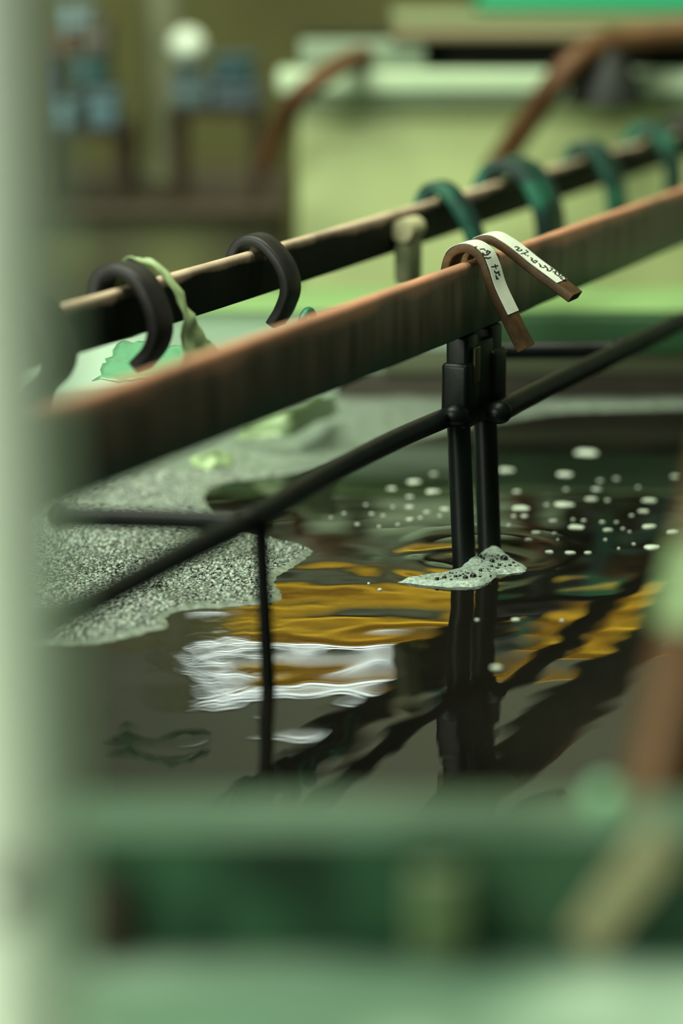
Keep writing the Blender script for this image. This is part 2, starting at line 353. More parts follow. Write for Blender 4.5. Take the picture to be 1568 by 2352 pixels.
def fh(GX, GY, D):
    n = 0.0006*np.sin(GX*90+2)*np.sin(GY*70)
    return -0.0012+0.0034*smooth((D+0.003)/0.010)+n*smooth(D/0.02)
V, F = foam_sheet(fp, 0.0028, fh, (-0.45, 0.50), (1.22, YF-.001))
nf = len(F)
# bubbles: tiny domes sitting in the froth
bmx = bmesh.new(); bmesh.ops.create_icosphere(bmx, subdivisions=2, radius=1)
dv = [v.co.copy() for v in bmx.verts if v.co.z > -0.3]; keepi = {v.index: i for i, v in enumerate([v for v in bmx.verts if v.co.z > -0.3])}
df = [[keepi[v.index] for v in fc.verts] for fc in bmx.faces if all(v.index in keepi for v in fc.verts)]; bmx.free()
fcen = np.array([[sum(V[i][0] for i in q)/4, sum(V[i][1] for i in q)/4] for q in F]); fd = sdist(fcen[:, 0], fcen[:, 1], fp)
fm = [2 if (d_ > 0.007+0.004*noise.noise(Vector((c_[0]*60, c_[1]*60, 3))) and 1.3 < c_[1] < 2.02 and c_[0] < .02) else 0 for c_, d_ in zip(fcen, fd)]
rb = random.Random(5)
cnt = 0; tries = 0; cells = {}
P0 = []
while cnt < 16000 and tries < 90000:
    tries += 1
    py = rb.uniform(1085, 1478); px = rb.uniform(90, 720)
    p = at_z(px, py)
    P0.append((p.x, p.y)); cnt += 1
P0 = np.array(P0); DD = sdist(P0[:, 0], P0[:, 1], fp)
for (x, y), d in zip(P0, DD):
    if d < 0.006 or rb.random() > min(1, (d-0.004)/0.012): continue
    if noise.noise(Vector((x*28, y*28, 0))) < -0.30: continue
    r = rb.uniform(0.0009, 0.0021) if rb.random() < 0.9 else rb.uniform(0.002, 0.0028)
    key = (int(x/0.0022), int(y/0.0024))
    if key in cells: continue
    cells[key] = 1
    o = len(V); z0 = 0.0017
    V += [(x+v.x*r, y+v.y*r, z0+v.z*r) for v in dv]; F += [[i+o for i in q] for q in df]; fm += [1]*len(df)
fo = link('foam_sheet', V, F, None, None, True, fm, [foam_m, bub_m, foam_in])
tag(fo, 'wide grey sheet of sparkling foam bubbles floating on the left and far liquid', 'foam', kind='stuff')

# foam clump round the feet of the two dark poles
cl = smooth_poly([(912, 1338), (938, 1330), (975, 1324), (1020, 1318), (1050, 1310), (1080, 1290), (1098, 1275), (1120, 1266), (1155, 1270), (1182, 1288), (1206, 1303), (1204, 1313), (1170, 1319), (1146, 1322), (1128, 1336), (1098, 1346), (1050, 1349), (985, 1346), (945, 1342)])
def ch(GX, GY, D):
    ra = np.sqrt((GX-pole_a.x)**2+(GY-pole_a.y)**2); rb_ = np.sqrt((GX-pole_b.x)**2+(GY-pole_b.y)**2)
    return -0.0012+0.0048*smooth((D+0.002)/0.008)+smooth(D/0.009)*(0.0050*np.exp(-np.maximum(ra-.009, 0)/0.009)+0.0032*np.exp(-np.maximum(rb_-.009, 0)/0.010))
V, F = foam_sheet(cl, 0.0011, ch, (0.03, 0.17), (1.75, 1.93))
fm = [0]*len(F); vy = np.array(V)
def clump_h(x, y):
    i = np.argmin((vy[:, 0]-x)**2+(vy[:, 1]-y)**2); return vy[i, 2]
mbb = MB()
bl = [(635, 415, 20), (680, 405, 15), (735, 427, 27), (812, 412, 33), (760, 380, 14), (710, 390, 12), (880, 415, 15), (945, 425, 25), (870, 452, 14), (885, 355, 20), (830, 465, 8), (605, 380, 12), (525, 425, 22), (450, 440, 22), (580, 378, 13), (555, 462, 12), (590, 445, 14), (770, 462, 9), (690, 470, 8),
      (1000, 262, 28), (1120, 240, 40), (910, 235, 20), (875, 215, 28), (1075, 300, 20), (1130, 312, 12), (1180, 303, 18), (1055, 335, 20), (1155, 345, 12), (1215, 275, 16), (1195, 340, 10), (1240, 312, 10), (1000, 210, 12), (1060, 205, 15), (975, 205, 10), (930, 195, 10), (1025, 215, 9), (945, 180, 8), (1050, 240, 14), (995, 312, 18), (985, 405, 12), (960, 345, 10), (1100, 355, 8), (1262, 300, 8)]
for _ in range(70): bl.append((rb.uniform(230, 1000), rb.uniform(330, 480), rb.uniform(4, 9)))
for _ in range(50): bl.append((rb.uniform(860, 1290), rb.uniform(180, 360), rb.uniform(4, 9)))
for (cx, cy, r) in bl:
    px, py = 900+cx/4.356, 1230+cy/4.356
    p = at_z(px, py, 0.004)
    for _ in range(3): p = at_z(px, py, clump_h(p.x, p.y))
    dd = sdist(np.array([p.x]), np.array([p.y]), cl)[0]
    if dd < 0.001: continue
    rr = r/4.356/3000
    mbb.sphere((p.x, p.y, p.z+0.15*rr), rr*1.05, sub=2 if rr < .001 else 3)
o0 = len(V); V += [tuple(v) for v in mbb.v]; F += [[i+o0 for i in q] for q in mbb.f]; fm += [1]*len(mbb.f)
darkb = mat('clear_dark_bubble', (0.012, 0.014, 0.010), 0.03, ior=1.55)
foam2 = noisy('pale_froth', [(0.32, (0.24, 0.32, 0.26)), (0.55, (0.42, 0.52, 0.44)), (0.75, (0.62, 0.72, 0.64))], 320, rough=0.3, bump=0.6, detail=2)
fc = link('foam_clump', V, F, None, None, True, fm, [foam2, darkb])
tag(fc, 'pale froth clump with dark round bubbles round the feet of the two poles', 'foam')

# floating flecks (pixel centre, pixel width)
fl = [(1345, 1040, 66), (1297, 1090, 48), (1196, 1167, 42), (1294, 1159, 56), (1358, 1147, 38), (1492, 1150, 38), (1322, 1211, 50), (1395, 1218, 28), (1490, 1210, 40), (1495, 1257, 48), (1213, 1240, 22), (1230, 1224, 26),
      (952, 1107, 40), (899, 1123, 26), (993, 1130, 42), (940, 1142, 22), (940, 1165, 24), (980, 1177, 18), (1020, 1170, 26), (995, 1090, 18), (942, 1194, 22), (902, 1165, 12), (853, 1181, 14), (913, 1206, 12), (965, 1190, 12), (1010, 1185, 10),
      (1187, 1130, 22), (1160, 1080, 40), (1270, 1197, 26), (1315, 1194, 12), (1340, 1196, 14), (1382, 1200, 18), (1415, 1200, 12), (1450, 1185, 14), (1478, 1175, 30), (1180, 1186, 14), (1205, 1186, 20), (1168, 1207, 14), (1272, 1226, 14), (1430, 1215, 12), (1445, 1222, 10), (1255, 1160, 12), (1395, 1150, 14), (1378, 1105, 18), (1415, 1100, 18), (1370, 1125, 30), (1550, 1095, 24), (1545, 1223, 36), (1300, 1125, 14), (1465, 1120, 12), (1262, 1268, 24), (1310, 1270, 30), (1350, 1270, 22),
      (870, 1210, 10), (820, 1205, 14), (790, 1180, 12), (760, 1190, 10), (840, 1160, 10), (880, 1185, 12), (1040, 1110, 10), (846, 1341, 9), (872, 1355, 14), (1184, 1424, 26), (1290, 1426, 14), (1140, 1534, 34), (1095, 1425, 14), (1390, 1240, 10), (1420, 1260, 8), (1280, 1240, 8), (1455, 1250, 10)]
own = {(1345, 1040): 'largest blurred white foam fleck, farthest back right of the two poles', (1322, 1211): 'oval foam fleck with a glossy bubble in it, right of the poles',
       (1490, 1210): 'curved upturned foam fleck near the right edge above the long flat one', (1495, 1257): 'long flat foam fleck nearest the right edge of the picture', (1294, 1159): 'wide bean-shaped foam fleck in the middle of the right-hand flecks',
       (1297, 1090): 'elongated foam fleck just nearer than the largest one, right of the poles', (1492, 1150): 'blunt foam fleck high beside the right edge of the picture', (1196, 1167): 'white foam fleck closest to the right side of the back pole',
       (993, 1130): 'wide foam fleck just left of the front pole, lowest of the wide pair', (952, 1107): 'wide foam fleck left of the front pole, farther one of the wide pair', (899, 1123): 'bright round foam fleck leftmost of the flecks left of the poles',
       (1184, 1424): 'pale foam fleck on the yellow reflection just right of the pole reflection', (1140, 1534): 'faint foam fleck lowest on the liquid over the pole reflection', (872, 1355): 'small foam fleck on the ripple left of the froth clump, nearer one',
       (846, 1341): 'tiny white foam fleck on the ripple left of the froth clump, farther one', (1358, 1147): 'rounded foam fleck between the bean-shaped fleck and the right edge', (1230, 1224): 'foam fleck right behind the ripple ring of the back pole', (1213, 1240): 'pale yellowish foam fleck at the ripple ring right of the back pole',
       (1160, 1080): 'faint wide foam fleck seen just right of the back pole, highest of those near it', (1550, 1095): 'dim foam fleck cut close to the right edge, level with the thin foam line', (1545, 1223): 'foam fleck half hidden by the blurred brown pipe at the right edge',
       (940, 1165): 'small bright foam fleck below the wide pair left of the front pole', (1020, 1170): 'foam fleck touching the left side of the front pole', (1395, 1218): 'foam fleck between the oval one with a bubble and the curved upturned one',
       (1478, 1175): 'thin wavy foam streak just below the blunt fleck near the right edge', (1310, 1270): 'flat foam fleck on the grey ripple right of the back pole, longer one', (1370, 1125): 'dim wide foam fleck above the rounded fleck on the right', (1270, 1197): 'thin foam fleck above and left of the oval one with a bubble'}
fleck_m = mat('white_foam_fleck', (0.62, 0.70, 0.58), 0.4)
for (px, py, wd) in fl:
    p = at_z(px, py); sc = FPX/(p.y*1.03); r = wd/2/sc*0.86
    mb = MB(); nseg = 22; v = [Vector((p.x, p.y, 0.0011+r*0.10))]; f = []
    sd = random.uniform(0, 99); rot = random.uniform(0, 6.28)
    for ring, (rr, zz) in enumerate(((0.45, 0.0010+r*0.085), (0.82, 0.0008+r*0.04), (1.0, -0.0010))):
        for k in range(nseg):
            a = 2*math.pi*k/nseg; j = 1+0.45*noise.noise(Vector((math.cos(a)*1.1+sd, math.sin(a)*1.1, sd)))
            v.append(Vector((p.x+math.cos(a)*r*rr*j, p.y+math.sin(a)*r*rr*j*random.uniform(.97, 1.03)*0.72, zz)))
    for k in range(nseg): f.append([0, 1+k, 1+(k+1) % nseg])
    for ring in range(2):
        for k in range(nseg):
            a = 1+ring*nseg; f.append([a+k, a+nseg+k, a+nseg+(k+1) % nseg, a+(k+1) % nseg])
    mb.add(v, f); o = mb.build('foam_fleck', fleck_m)
    if (px, py) in own: lab = own[(px, py)]
    elif px < 1060: lab = 'tiny white foam speck on the dark liquid left of the poles'
    else: lab = 'tiny white foam speck on the dark liquid right of the poles'
    tag(o, lab, 'foam fleck', 'foam flecks left of the poles' if px < 1060 else 'foam flecks right of the poles')

# ================================================================= BUSBARS
def flat_bar(name, p_near, p_far, h, th, m, topz):
    """p_near/p_far: points on the bar's centre line; long flat bar on edge with rounded top"""
    d = (p_far-p_near).normalized(); sd = Vector((d.y, -d.x, 0)); r = th*0.42
    sec = []
    for (sx, sy, a0) in ((1, 1, 0), (-1, 1, 90), (-1, -1, 180), (1, -1, 270)):
        rr = r if sy > 0 else 0.0015
        for k in range(6):
            a = math.radians(a0+18*k); sec.append((sx*(th/2-rr)+rr*math.cos(a), sy*(h/2-rr)+rr*math.sin(a)))
    n = len(sec); v = []; f = []; N = 60
    for i in range(N+1):
        c = p_near.lerp(p_far, i/N); c.z = topz-h/2
        for (x, y) in sec:
            wob = 0.0005*noise.noise(Vector((c.y*30, x*200, y*60)))
            v.append(c+sd*(x+wob)+Z*(y+wob))
    for i in range(N):
        for k in range(n): f.append([i*n+k, i*n+(k+1) % n, (i+1)*n+(k+1) % n, (i+1)*n+k])
    f.append(list(range(n))); f.append([N*n+k for k in range(n)])
    return v, f
T1, H1, TH1 = 0.2385, 0.056, 0.010
B1 = at_z(1083, 603, T1); B1 = B1 - E2*TH1/2
def on1(s): return Vector((B1.x, B1.y, 0)) + E1*s
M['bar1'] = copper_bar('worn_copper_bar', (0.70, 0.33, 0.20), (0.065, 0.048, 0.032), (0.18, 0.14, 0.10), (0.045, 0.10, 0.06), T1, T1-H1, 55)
v, f = flat_bar('b', on1(-1.06), on1(0.92), H1, TH1, None, T1)
bar1 = link('copper_busbar', v, f, M['bar1']); tag(bar1, 'nearer flat copper busbar on edge with bright worn top, carrying the two taped hooks', 'busbar', 'busbars across the tank')
T2, H2, TH2 = 0.24, 0.037, 0.009
A2 = at_z(130, 706, T2); B2 = at_z(1083, 437, T2); D2 = Vector((B2.x-A2.x, B2.y-A2.y, 0)); L2 = D2.length; D2.normalize(); S2 = Vector((D2.y, -D2.x, 0))
def on2(s): return Vector((A2.x, A2.y, 0)) + D2*s - S2*TH2/2
M['bar2'] = copper_bar('dark_copper_bar', (0.66, 0.50, 0.36), (0.0015, 0.0025, 0.0015), (0.006, 0.008, 0.005), (0.002, 0.008, 0.005), T2, T2-H2, 30)  # pale top colour stands in for the highlight along the upper edge
_b2 = M['bar2'].node_tree.nodes['Principled BSDF']; _b2.inputs['Roughness'].default_value = 0.6; _b2.inputs['Metallic'].default_value = 0; _b2.inputs['Specular IOR Level'].default_value = 0.2
v, f = flat_bar('b', on2(-0.74), on2(1.70), H2, TH2, None, T2)
bar2 = link('copper_busbar', v, f, M['bar2']); tag(bar2, 'farther dark busbar with pale top edge, crossed by many curved hooks', 'busbar', 'busbars across the tank')
# insulator saddles carrying the bars on the tank lips (outside the picture)
def saddle(p, z0, z1, lab):
    t = empty('insulator_saddle', (p.x, p.y, z0), lab, 'insulator')
    mb = MB(); mb.box((p.x, p.y, (z0+z1)/2-.001), E1*.012, E2*.03, Z*((z1-z0)/2-.001), bev=.003); mb.build('block', M['pale_pvc'], t)
    mb = MB()
    for s in (-1, 1): mb.box(Vector((p.x, p.y, z1+.008))+E2*s*.014, E1*.012, E2*.006, Z*.012, bev=.002)
    mb.build('cheek', M['pale_pvc'], t)
def t_at(bar, y):
    p0, d = (Vector((B1.x, B1.y, 0)), E1) if bar == 1 else (on2(0), D2)
    return p0 + d*((y-p0.y)/d.y)
saddle(t_at(1, 0.90), ZR, T1-H1, 'pale block carrying the near end of the nearer busbar')
saddle(t_at(1, 2.62), ZL, T1-H1, 'pale block carrying the far end of the nearer busbar')
saddle(t_at(2, 1.0), ZR, T2-H2, 'pale block carrying the near end of the farther busbar') if False else None

# ================================================================= PLATING RACK on the nearer bar
rz = 0.118
rack = empty('plating_rack', (B1.x, B1.y, 0.118), 'black coated rack of rods and twin poles hung from the nearer busbar by taped hooks', 'plating rack')
def hp(s0, e, z, bar=1): return on1(s0) + E2*e + Z*(T1+z)
def hook(s0, prof, lab):
    pts = catmull([hp(s0, e, z) for e, z in prof], 7)
    mb = MB(); mb.strap(pts, E1, 0.0125, 0.007); o = mb.build('hook', M['hookcu'], rack); o['label'] = lab
    return pts, o
profL = [(-.0170, -.060), (-.0170, -.030), (-.0160, -.006), (-.0110, .0065), (.0005, .0110), (.0108, .0065), (.0168, -.004), (.0225, -.020), (.0350, -.0435), (.0475, -.0655)]
profR = [(-.0190, -.060), (-.0190, -.030), (-.0175, -.004), (-.0100, .0085), (.0020, .0125), (.0125, .0085), (.0230, .0020), (.0350, -.0065), (.0530, -.0180), (.0715, -.0300)]
S_A, S_B = 0.009, 0.054
pL, hL = hook(S_A, profL, 'left copper hook with a taped label hanging steeply over the bar')
pR, hR = hook(S_B, profR, 'right copper hook with a taped label sticking out from the bar')
def tape(pts, i0, i1, off, hk, strokes, lab):
    """white tape on the outer face plus handwriting in marker"""
    mb = MB(); v = []; f = []
    seg = pts[i0:i1+1]; Nn = []
    for j, p in enumerate(seg):
        t = (seg[min(j+1, len(seg)-1)]-seg[max(j-1, 0)]).normalized(); nn = t.cross(E1); nn = nn if nn.dot(Z+E2*.5) > 0 else -nn
        nn.normalize(); Nn.append(nn)
        for (x, y) in ((-.0121, .0036), (.0119, .0036), (.0119, .0041), (-.0121, .0041)): v.append(p+E1*x+nn*y)
    for j in range(len(seg)-1):
        for k in range(4): f.append([j*4+k, j*4+(k+1) % 4, (j+1)*4+(k+1) % 4, (j+1)*4+k])
    f.append([0, 1, 2, 3]); f.append([(len(seg)-1)*4+k for k in range(4)])
    mb.add(v, f, 0)
    # ink strokes dropped on the local tape facet under each pixel
    def drop(px, py):
        best = None
        for j in range(len(seg)-1):
            p0 = seg[j]+Nn[j]*.0042; t = seg[j+1]-seg[j]; n_ = (Nn[j]+Nn[j+1]).normalized()
            q = at_plane(px, py, p0, n_); u = (q-p0).dot(t)/t.length_squared
            e = 0 if 0 <= u <= 1 else min(abs(u), abs(u-1))
            if best is None or e < best[0]: best = (e, q, n_)
        return best[1], best[2]
    for st in strokes:
        q = [drop(1000+x/4.238, 530+y/4.238) for x, y in st]
        wv = 0.0013
        for a in range(len(q)-1):
            p, n_ = q[a]; r_, n2 = q[a+1]; d = r_-p
            if d.length < 1e-5: continue
            # pen width as seen: about 2 mm across the strap, 1 mm along it
            s_ = n_.cross(d.normalized()); w_ = 0.00045+0.0008*abs(s_.dot(E1)); s_ = s_*w_; ex = d.normalized()*0.0004
            mb.add([p-s_-ex, r_-s_+ex, r_+s_+ex, p+s_-ex, p-s_-ex-n_*.0004, r_-s_+ex-n_*.0004, r_+s_+ex-n_*.0004, p+s_-ex-n_*.0004],
                   [[0, 1, 2, 3], [4, 5, 6, 7], [0, 1, 5, 4], [1, 2, 6, 5], [2, 3, 7, 6], [3, 0, 4, 7]], 1)
    o = mb.build('tape_label', [M['label'], M['ink']], hk, smooth=False); o['label'] = lab
stR = [[(770, 158), (795, 155), (815, 165), (800, 180), (785, 186), (805, 195), (835, 192), (838, 182)],
       [(830, 225), (862, 218), (902, 205), (880, 188)], [(862, 218), (876, 236)], [(893, 246), (903, 240)],
       [(928, 262), (945, 272), (930, 285), (950, 297), (975, 288), (990, 298), (965, 312), (948, 306)],
       [(1008, 320), (1022, 335), (1018, 350), (1045, 358), (1075, 350), (1060, 336)],
       [(1075, 350), (1092, 372), (1085, 388), (1112, 392), (1140, 372), (1118, 360)],
       [(1140, 400), (1170, 398), (1180, 384), (1160, 418), (1195, 440), (1210, 420), (1192, 408)],
       [(1205, 452), (1232, 436), (1262, 448), (1268, 476), (1240, 478), (1215, 462), (1240, 455)]]
stL = [[(382, 158), (402, 154)], [(432, 180), (470, 176), (482, 190)], [(462, 215), (470, 235), (505, 232), (535, 205), (505, 195), (495, 215)], [(485, 262), (512, 268), (538, 258)],
       [(545, 352), (580, 346), (608, 338)], [(580, 330), (588, 362)], [(572, 392), (590, 412), (618, 396), (612, 418), (628, 432)], [(585, 440), (600, 452), (590, 466), (612, 466)]]
iL = len(pL)-9; iR = len(pR)-6
tape(pL, 19, iL, 0, hL, stL, 'white tape with black handwriting, on the steep hook')
tape(pR, 22, iR, 0, hR, stR, 'white tape with black handwriting, on the outstretched hook')
# clamp blocks that join hook straps to poles
zc0, zc1 = 0.112, 0.1835
def cb(s, e, z, hs, he, hz, bev=.003): mb.box(on1(s)+E2*e+Z*z, E1*hs, E2*he, Z*hz, bev=bev)
mb = MB()
cb(.002, -.003, .1450, .0125, .0090, .0370); cb(.000, -.003, .1350, .0145, .0115, .0260, .004)
cb(.057, -.003, .1450, .0130, .0090, .0370); cb(.058, -.002, .1400, .0160, .0115, .0230, .005)
cb(.0285, -.002, .1410, .0200, .0085, .0330)
mb.build('clamp', M['black'], rack)
mb = MB(); mb.box(on1(.004)+E2*.0088+Z*.158, E1*.006, E2*.0006+E2*.0004, Z*.014, bev=.0008)
o = mb.build('clamp_plate', mat('olive_brown_plate', (0.07, 0.06, 0.02), 0.5), rack); o['label'] = 'olive brown plate set in the clamp'
# poles
def pole(base, top, r, z_low=-0.10):
    base = Vector(base); top = Vector(top); d = (top-base); lo_ = base - d*(abs(z_low)/d.z)
    mb = MB(); n = 14
    mb.tube([lo_.lerp(top, i/n) for i in range(n+1)], r, 28); return mb.build('pole', M['black'], rack)
tA = at_y(1050, 960, (on1(-.003)).y); tB = at_y(1110, 950, (on1(.060)).y)
pole(pole_a, (tA.x, tA.y, 0.130), 0.0092); pole(pole_b, (tB.x, tB.y, 0.130), 0.0095)
# long rods either side of the clamp, bent very slightly
def rodpt(px, py, z=rz): return at_z(px, py, z)
mb = MB(); mb.tube(catmull([rodpt(1050, 948), rodpt(900, 1014), rodpt(740, 1097), rodpt(600, 1180), rodpt(400, 1284), rodpt(240, 1370), rodpt(150, 1416), rodpt(-60, 1526)], 6), 0.0078, 24)
mb.build('near_rod', M['black'], rack)
mb = MB(); mb.tube(catmull([rodpt(1143, 947), rodpt(1255, 890), rodpt(1568, 737), rodpt(1760, 645)], 6), 0.0086, 24)
mb.build('far_rod', M['black'], rack)
jl = rodpt(562, 1200); el = at_z(143, 1187, rz)
mb = MB(); mb.tube([jl, jl.lerp(el, .5)+Z*.0005, el], 0.0068, 24); mb.sphere(el, .0075); mb.sphere(jl+Z*.001, .0095, (1, 1, .9)); mb.build('crossbar', M['black'], rack)
jr = rodpt(1422, 803); er = at_z(1125, 806, rz)
mb = MB(); mb.tube([jr, jr.lerp(er, .5), er], 0.0078, 24); mb.sphere(jr+Z*.002, .0088); mb.sphere(er, .0082); mb.build('crossbar', M['black'], rack)
tp = rodpt(597, 1190); bs = at_z(616, 1577, 0)
mb = MB(); dd = (tp-bs); mb.tube([bs-dd*0.8, bs, bs.lerp(tp, .5), tp], 0.0050, 20); mb.build('thin_rod', M['black'], rack)
mb = MB()
for (a, b_, s) in ((on1(-.016)+Z*.121, E1, 1), (rodpt(1145, 947)+E2*.001, E1, 1)):
    mb = MB(); mb.sphere(a+E2*-.001, .0098, (1.1, 1, .95)); mb.build('weld_bead', M['black'], rack)
mb = MB(); q = at_y(1041, 967, on1(-.017).y-.004); mb.sphere(q, .0021, (1, 1, .7), jit=.6)
o = mb.build('yellow_residue', mat('yellow_residue', (0.45, 0.33, 0.03), .6), rack)
# drop of mint verdigris on the lower edge of the bar beside the clamp
# ================================================================= HOOKS ON THE FARTHER BAR
def s_at(px): # distance along bar 2 whose top edge shows at this pixel column
    lo_, hi = -0.4, 2.0
    for _ in range(50):
        m_ = (lo_+hi)/2; p = on2(m_)
        x = 784+FPX*p.x/(p.y*cs+(H-T2)*sn)
        if x < px: lo_ = m_
        else: hi = m_
    return lo_
def hook2(px, prof, half, th, m, lab, cat='hook', extra=None, shift=0.0):
    s = s_at(px)+shift; base = on2(s)
    t = empty('rack_hook', (base.x, base.y, T2), lab, cat, 'hooks over the farther busbar')
    pts = catmull([base+S2*e+Z*(T2+z) for e, z in prof], 7)
    mb = MB(); mb.strap(pts, D2, half, th, bev=.0025); mb.build('strap', m, t)
    return t, pts
C_ = [(-.020, -.030), (-.021, -.015), (-.016, .006), (-.002, .0125), (.014, .006), (.024, -.010), (.0285, -.028), (.024, -.043), (.012, -.056)]
hook2(285, C_, .013, .010, M['darkhook'], 'black curved strap hook leftmost but one on the farther busbar, green under its arch')
hook2(60, [(e*.95, z*.9) for e, z in C_]+[(.004, -.066)], .015, .010, M['darkhook'], 'round-backed dark hook at the left end of the farther busbar beside the pale post')
hook2(585, [(-.016, -.030), (-.017, -.010), (-.010, .005), (.004, .008), (.017, .000), (.0275, -.014), (.031, -.030), (.026, -.045), (.018, -.058)], .013, .009, M['darkhook'], 'slim black curved hook in the middle of the farther busbar, green on its crown')
hook2(1010, [(-.018, -.030), (-.018, -.010), (-.010, .007), (.004, .009), (.018, -.003), (.030, -.022), (.040, -.046), (.044, -.066)], .014, .012, M['teal_hook'], 'dark teal hook on the farther busbar just behind the taped hooks')
hook2(1165, [(-.022, -.030), (-.022, -.008), (-.012, .011), (.006, .014), (.026, .004), (.040, -.018), (.047, -.046), (.046, -.075)], .030, .014, M['teal_hook'], 'broad green corroded hook with mint crown, largest on the farther busbar')
hook2(1345, [(-.018, -.030), (-.018, -.010), (-.010, .008), (.004, .011), (.018, .002), (.030, -.018), (.037, -.044), (.038, -.07)], .022, .013, M['teal_hook'], 'dark green hook right of the broad one on the farther busbar')
hook2(1480, [(-.018, -.030), (-.018, -.010), (-.010, .010), (.004, .015), (.020, .006), (.032, -.014), (.038, -.040), (.038, -.07)], .022, .013, M['teal_hook'], 'green hook second from the right edge on the farther busbar')
hook2(1560, [(-.018, -.030), (-.018, -.010), (-.010, .008), (.004, .012), (.018, .002), (.028, -.018), (.034, -.044), (.034, -.07)], .022, .013, M['darkhook'], 'dark hook at the right edge of the picture on the farther busbar')
# beige block hanging under bar 2 and greenish lumps
def lump(name, px, py, Y, size, m, lab, cat, jit=.35, sub=4):
    p = at_y(px, py, Y); mb = MB(); mb.sphere(p, 1, size, jit=jit, sub=sub); return tag(mb.build(name, m), lab, cat)
s = s_at(905); b0 = on2(s)
t = empty('terminal_block', (b0.x, b0.y, T2-H2), 'beige grey terminal block with rounded top clamped under the farther busbar', 'terminal block')
mb = MB(); mb.box(b0+S2*.014+Z*(T2-.040), D2*.016, S2*.009, Z*.026, bev=.006); mb.build('block', mat('beige_grey_plastic', (0.20, 0.22, 0.12), .5), t)
mb = MB(); mb.tube([b0+S2*.014+Z*(T2-.016)-D2*.017, b0+S2*.014+Z*(T2-.016)+D2*.017], .0105, 20); mb.build('clamp_screw', mat('cream_plastic', (0.5, 0.48, 0.28), .4), t)

# draped plastic film and rags by the left hooks: grids bent between pixel-picked corners
def drape(name, corners, nu, nv, amp, m, lab, cat, thick=0.0006, freq=3):
    """corners: rows of world points (>=2 rows); bilinear surface with crumples and thickness"""
    rows = [catmull(r, 6) if len(r) > 2 else [Vector(r[0]).lerp(Vector(r[1]), k/10) for k in range(11)] for r in corners]
    n = min(len(r) for r in rows)
    G = []
    cols = [catmull([rows[j][min(int(i*len(rows[j])/n), len(rows[j])-1)] for j in range(len(rows))], 8) if len(rows) > 2 else [rows[0][i].lerp(rows[1][min(i, len(rows[1])-1)], k/12) for k in range(13)] for i in range(n)]
    mm = len(cols[0]); v = []; f = []
    for i in range(n):
        for j in range(mm):
            p = cols[i][j]; q = noise.noise_vector(p*freq*30)*amp
            v.append(p+q)
    for i in range(n-1):
        for j in range(mm-1): f.append([i*mm+j, (i+1)*mm+j, (i+1)*mm+j+1, i*mm+j+1])
    o = link(name, v, f, m); md = o.modifiers.new('solid', 'SOLIDIFY'); md.thickness = thick
    return tag(o, lab, cat)
s1 = s_at(312); f0 = on2(s1)
def q2(s, e, z): return on2(s)+S2*e+Z*(T2+z)
drape('plastic_sheet', [[q2(s1-.005, -.020, -.03), q2(s1+.02, -.020, -.03)], [q2(s1-.008, -.008, .014), q2(s1+.022, -.008, .012)], [q2(s1-.002, .012, .014), q2(s1+.022, .014, .006)], [q2(s1+.012, .026, -.012), q2(s1+.032, .026, -.02)], [q2(s1+.012, .030, -.045), q2(s1+.055, .032, -.048)], [q2(s1-.005, .034, -.072), q2(s1+.08, .036, -.066)]],
      2, 6, .0035, M['palefilm'], 'pale green plastic sheet draped over the farther busbar behind the leftmost but one hook', 'plastic sheet')
drape('plastic_sheet', [[at_z(275, 782, .165), at_z(340, 785, .17), at_z(440, 800, .165)], [at_z(215, 875, .15), at_z(330, 872, .152), at_z(470, 848, .155)]],
      2, 2, .004, M['film'], 'crumpled translucent green sheet hanging low between the two busbars', 'plastic sheet')
drape('plastic_rag', [[at_z(560, 960, .03), at_z(660, 930, .05), at_z(770, 905, .06)], [at_z(540, 1010, .004), at_z(660, 1000, .02), at_z(775, 950, .01)]], 2, 2, .006, M['palefilm'], 'limp green rag lying on the foam behind the nearer busbar', 'rag')
drape('plastic_rag', [[at_z(440, 1045, .012), at_z(480, 1035, .02), at_z(530, 1040, .012)], [at_z(445, 1075, .003), at_z(485, 1078, .004), at_z(535, 1068, .003)]], 2, 2, .004, M['palefilm'], 'small pale yellow-green scrap lying on the foam left of the limp rag', 'scrap')
mb = MB(); c0 = on2(s_at(560)+.0)+S2*.055
pts = [c0+Vector((0, 0, T2-.055))+D2*(.012*math.cos(a))*1+Z*(.012*math.sin(a)) for a in np.linspace(0, 5.5, 20)]
pts = [Vector(p) for p in pts]; mb.tube(pts, .0034, 12)
mb.tube(catmull([pts[-1], pts[-1]+D2*.03-Z*.004, pts[-1]+D2*.06+Z*.006, pts[-1]+D2*.085-Z*.006], 6), .0045, 12)
tag(mb.build('cable_loop', mat('teal_cable', (0.02, 0.16, 0.09), .4)), 'small looped green cable between the busbars left of the slim hook', 'cable')

# ================================================================= FOREGROUND
# pale post on the ledge at the left
px_edge = at_y(150, 1176, 0.70).x
t = empty('pale_post', (px_edge-.0195, .70, ZL), 'blurred pale green plastic post standing upright at the left edge', 'post')
mb = MB(); mb.tube([Vector((px_edge-.0195, .70, z)) for z in (ZL, .3, .5, .8, 1.2)], .0195, 48); mb.build('pipe', M['post'], t)
mb = MB(); mb.tube([Vector((px_edge-.0195, .70, z)) for z in (ZL, ZL+.006)], .026, 40); mb.build('foot_flange', M['post'], t)
q = at_y(5, 2050, .675); mb = MB(); mb.tube([q+Vector((0, .006, 0)), q+Vector((0, -.005, 0))], .0065, 6); mb.build('bolt', M['rust'], t)
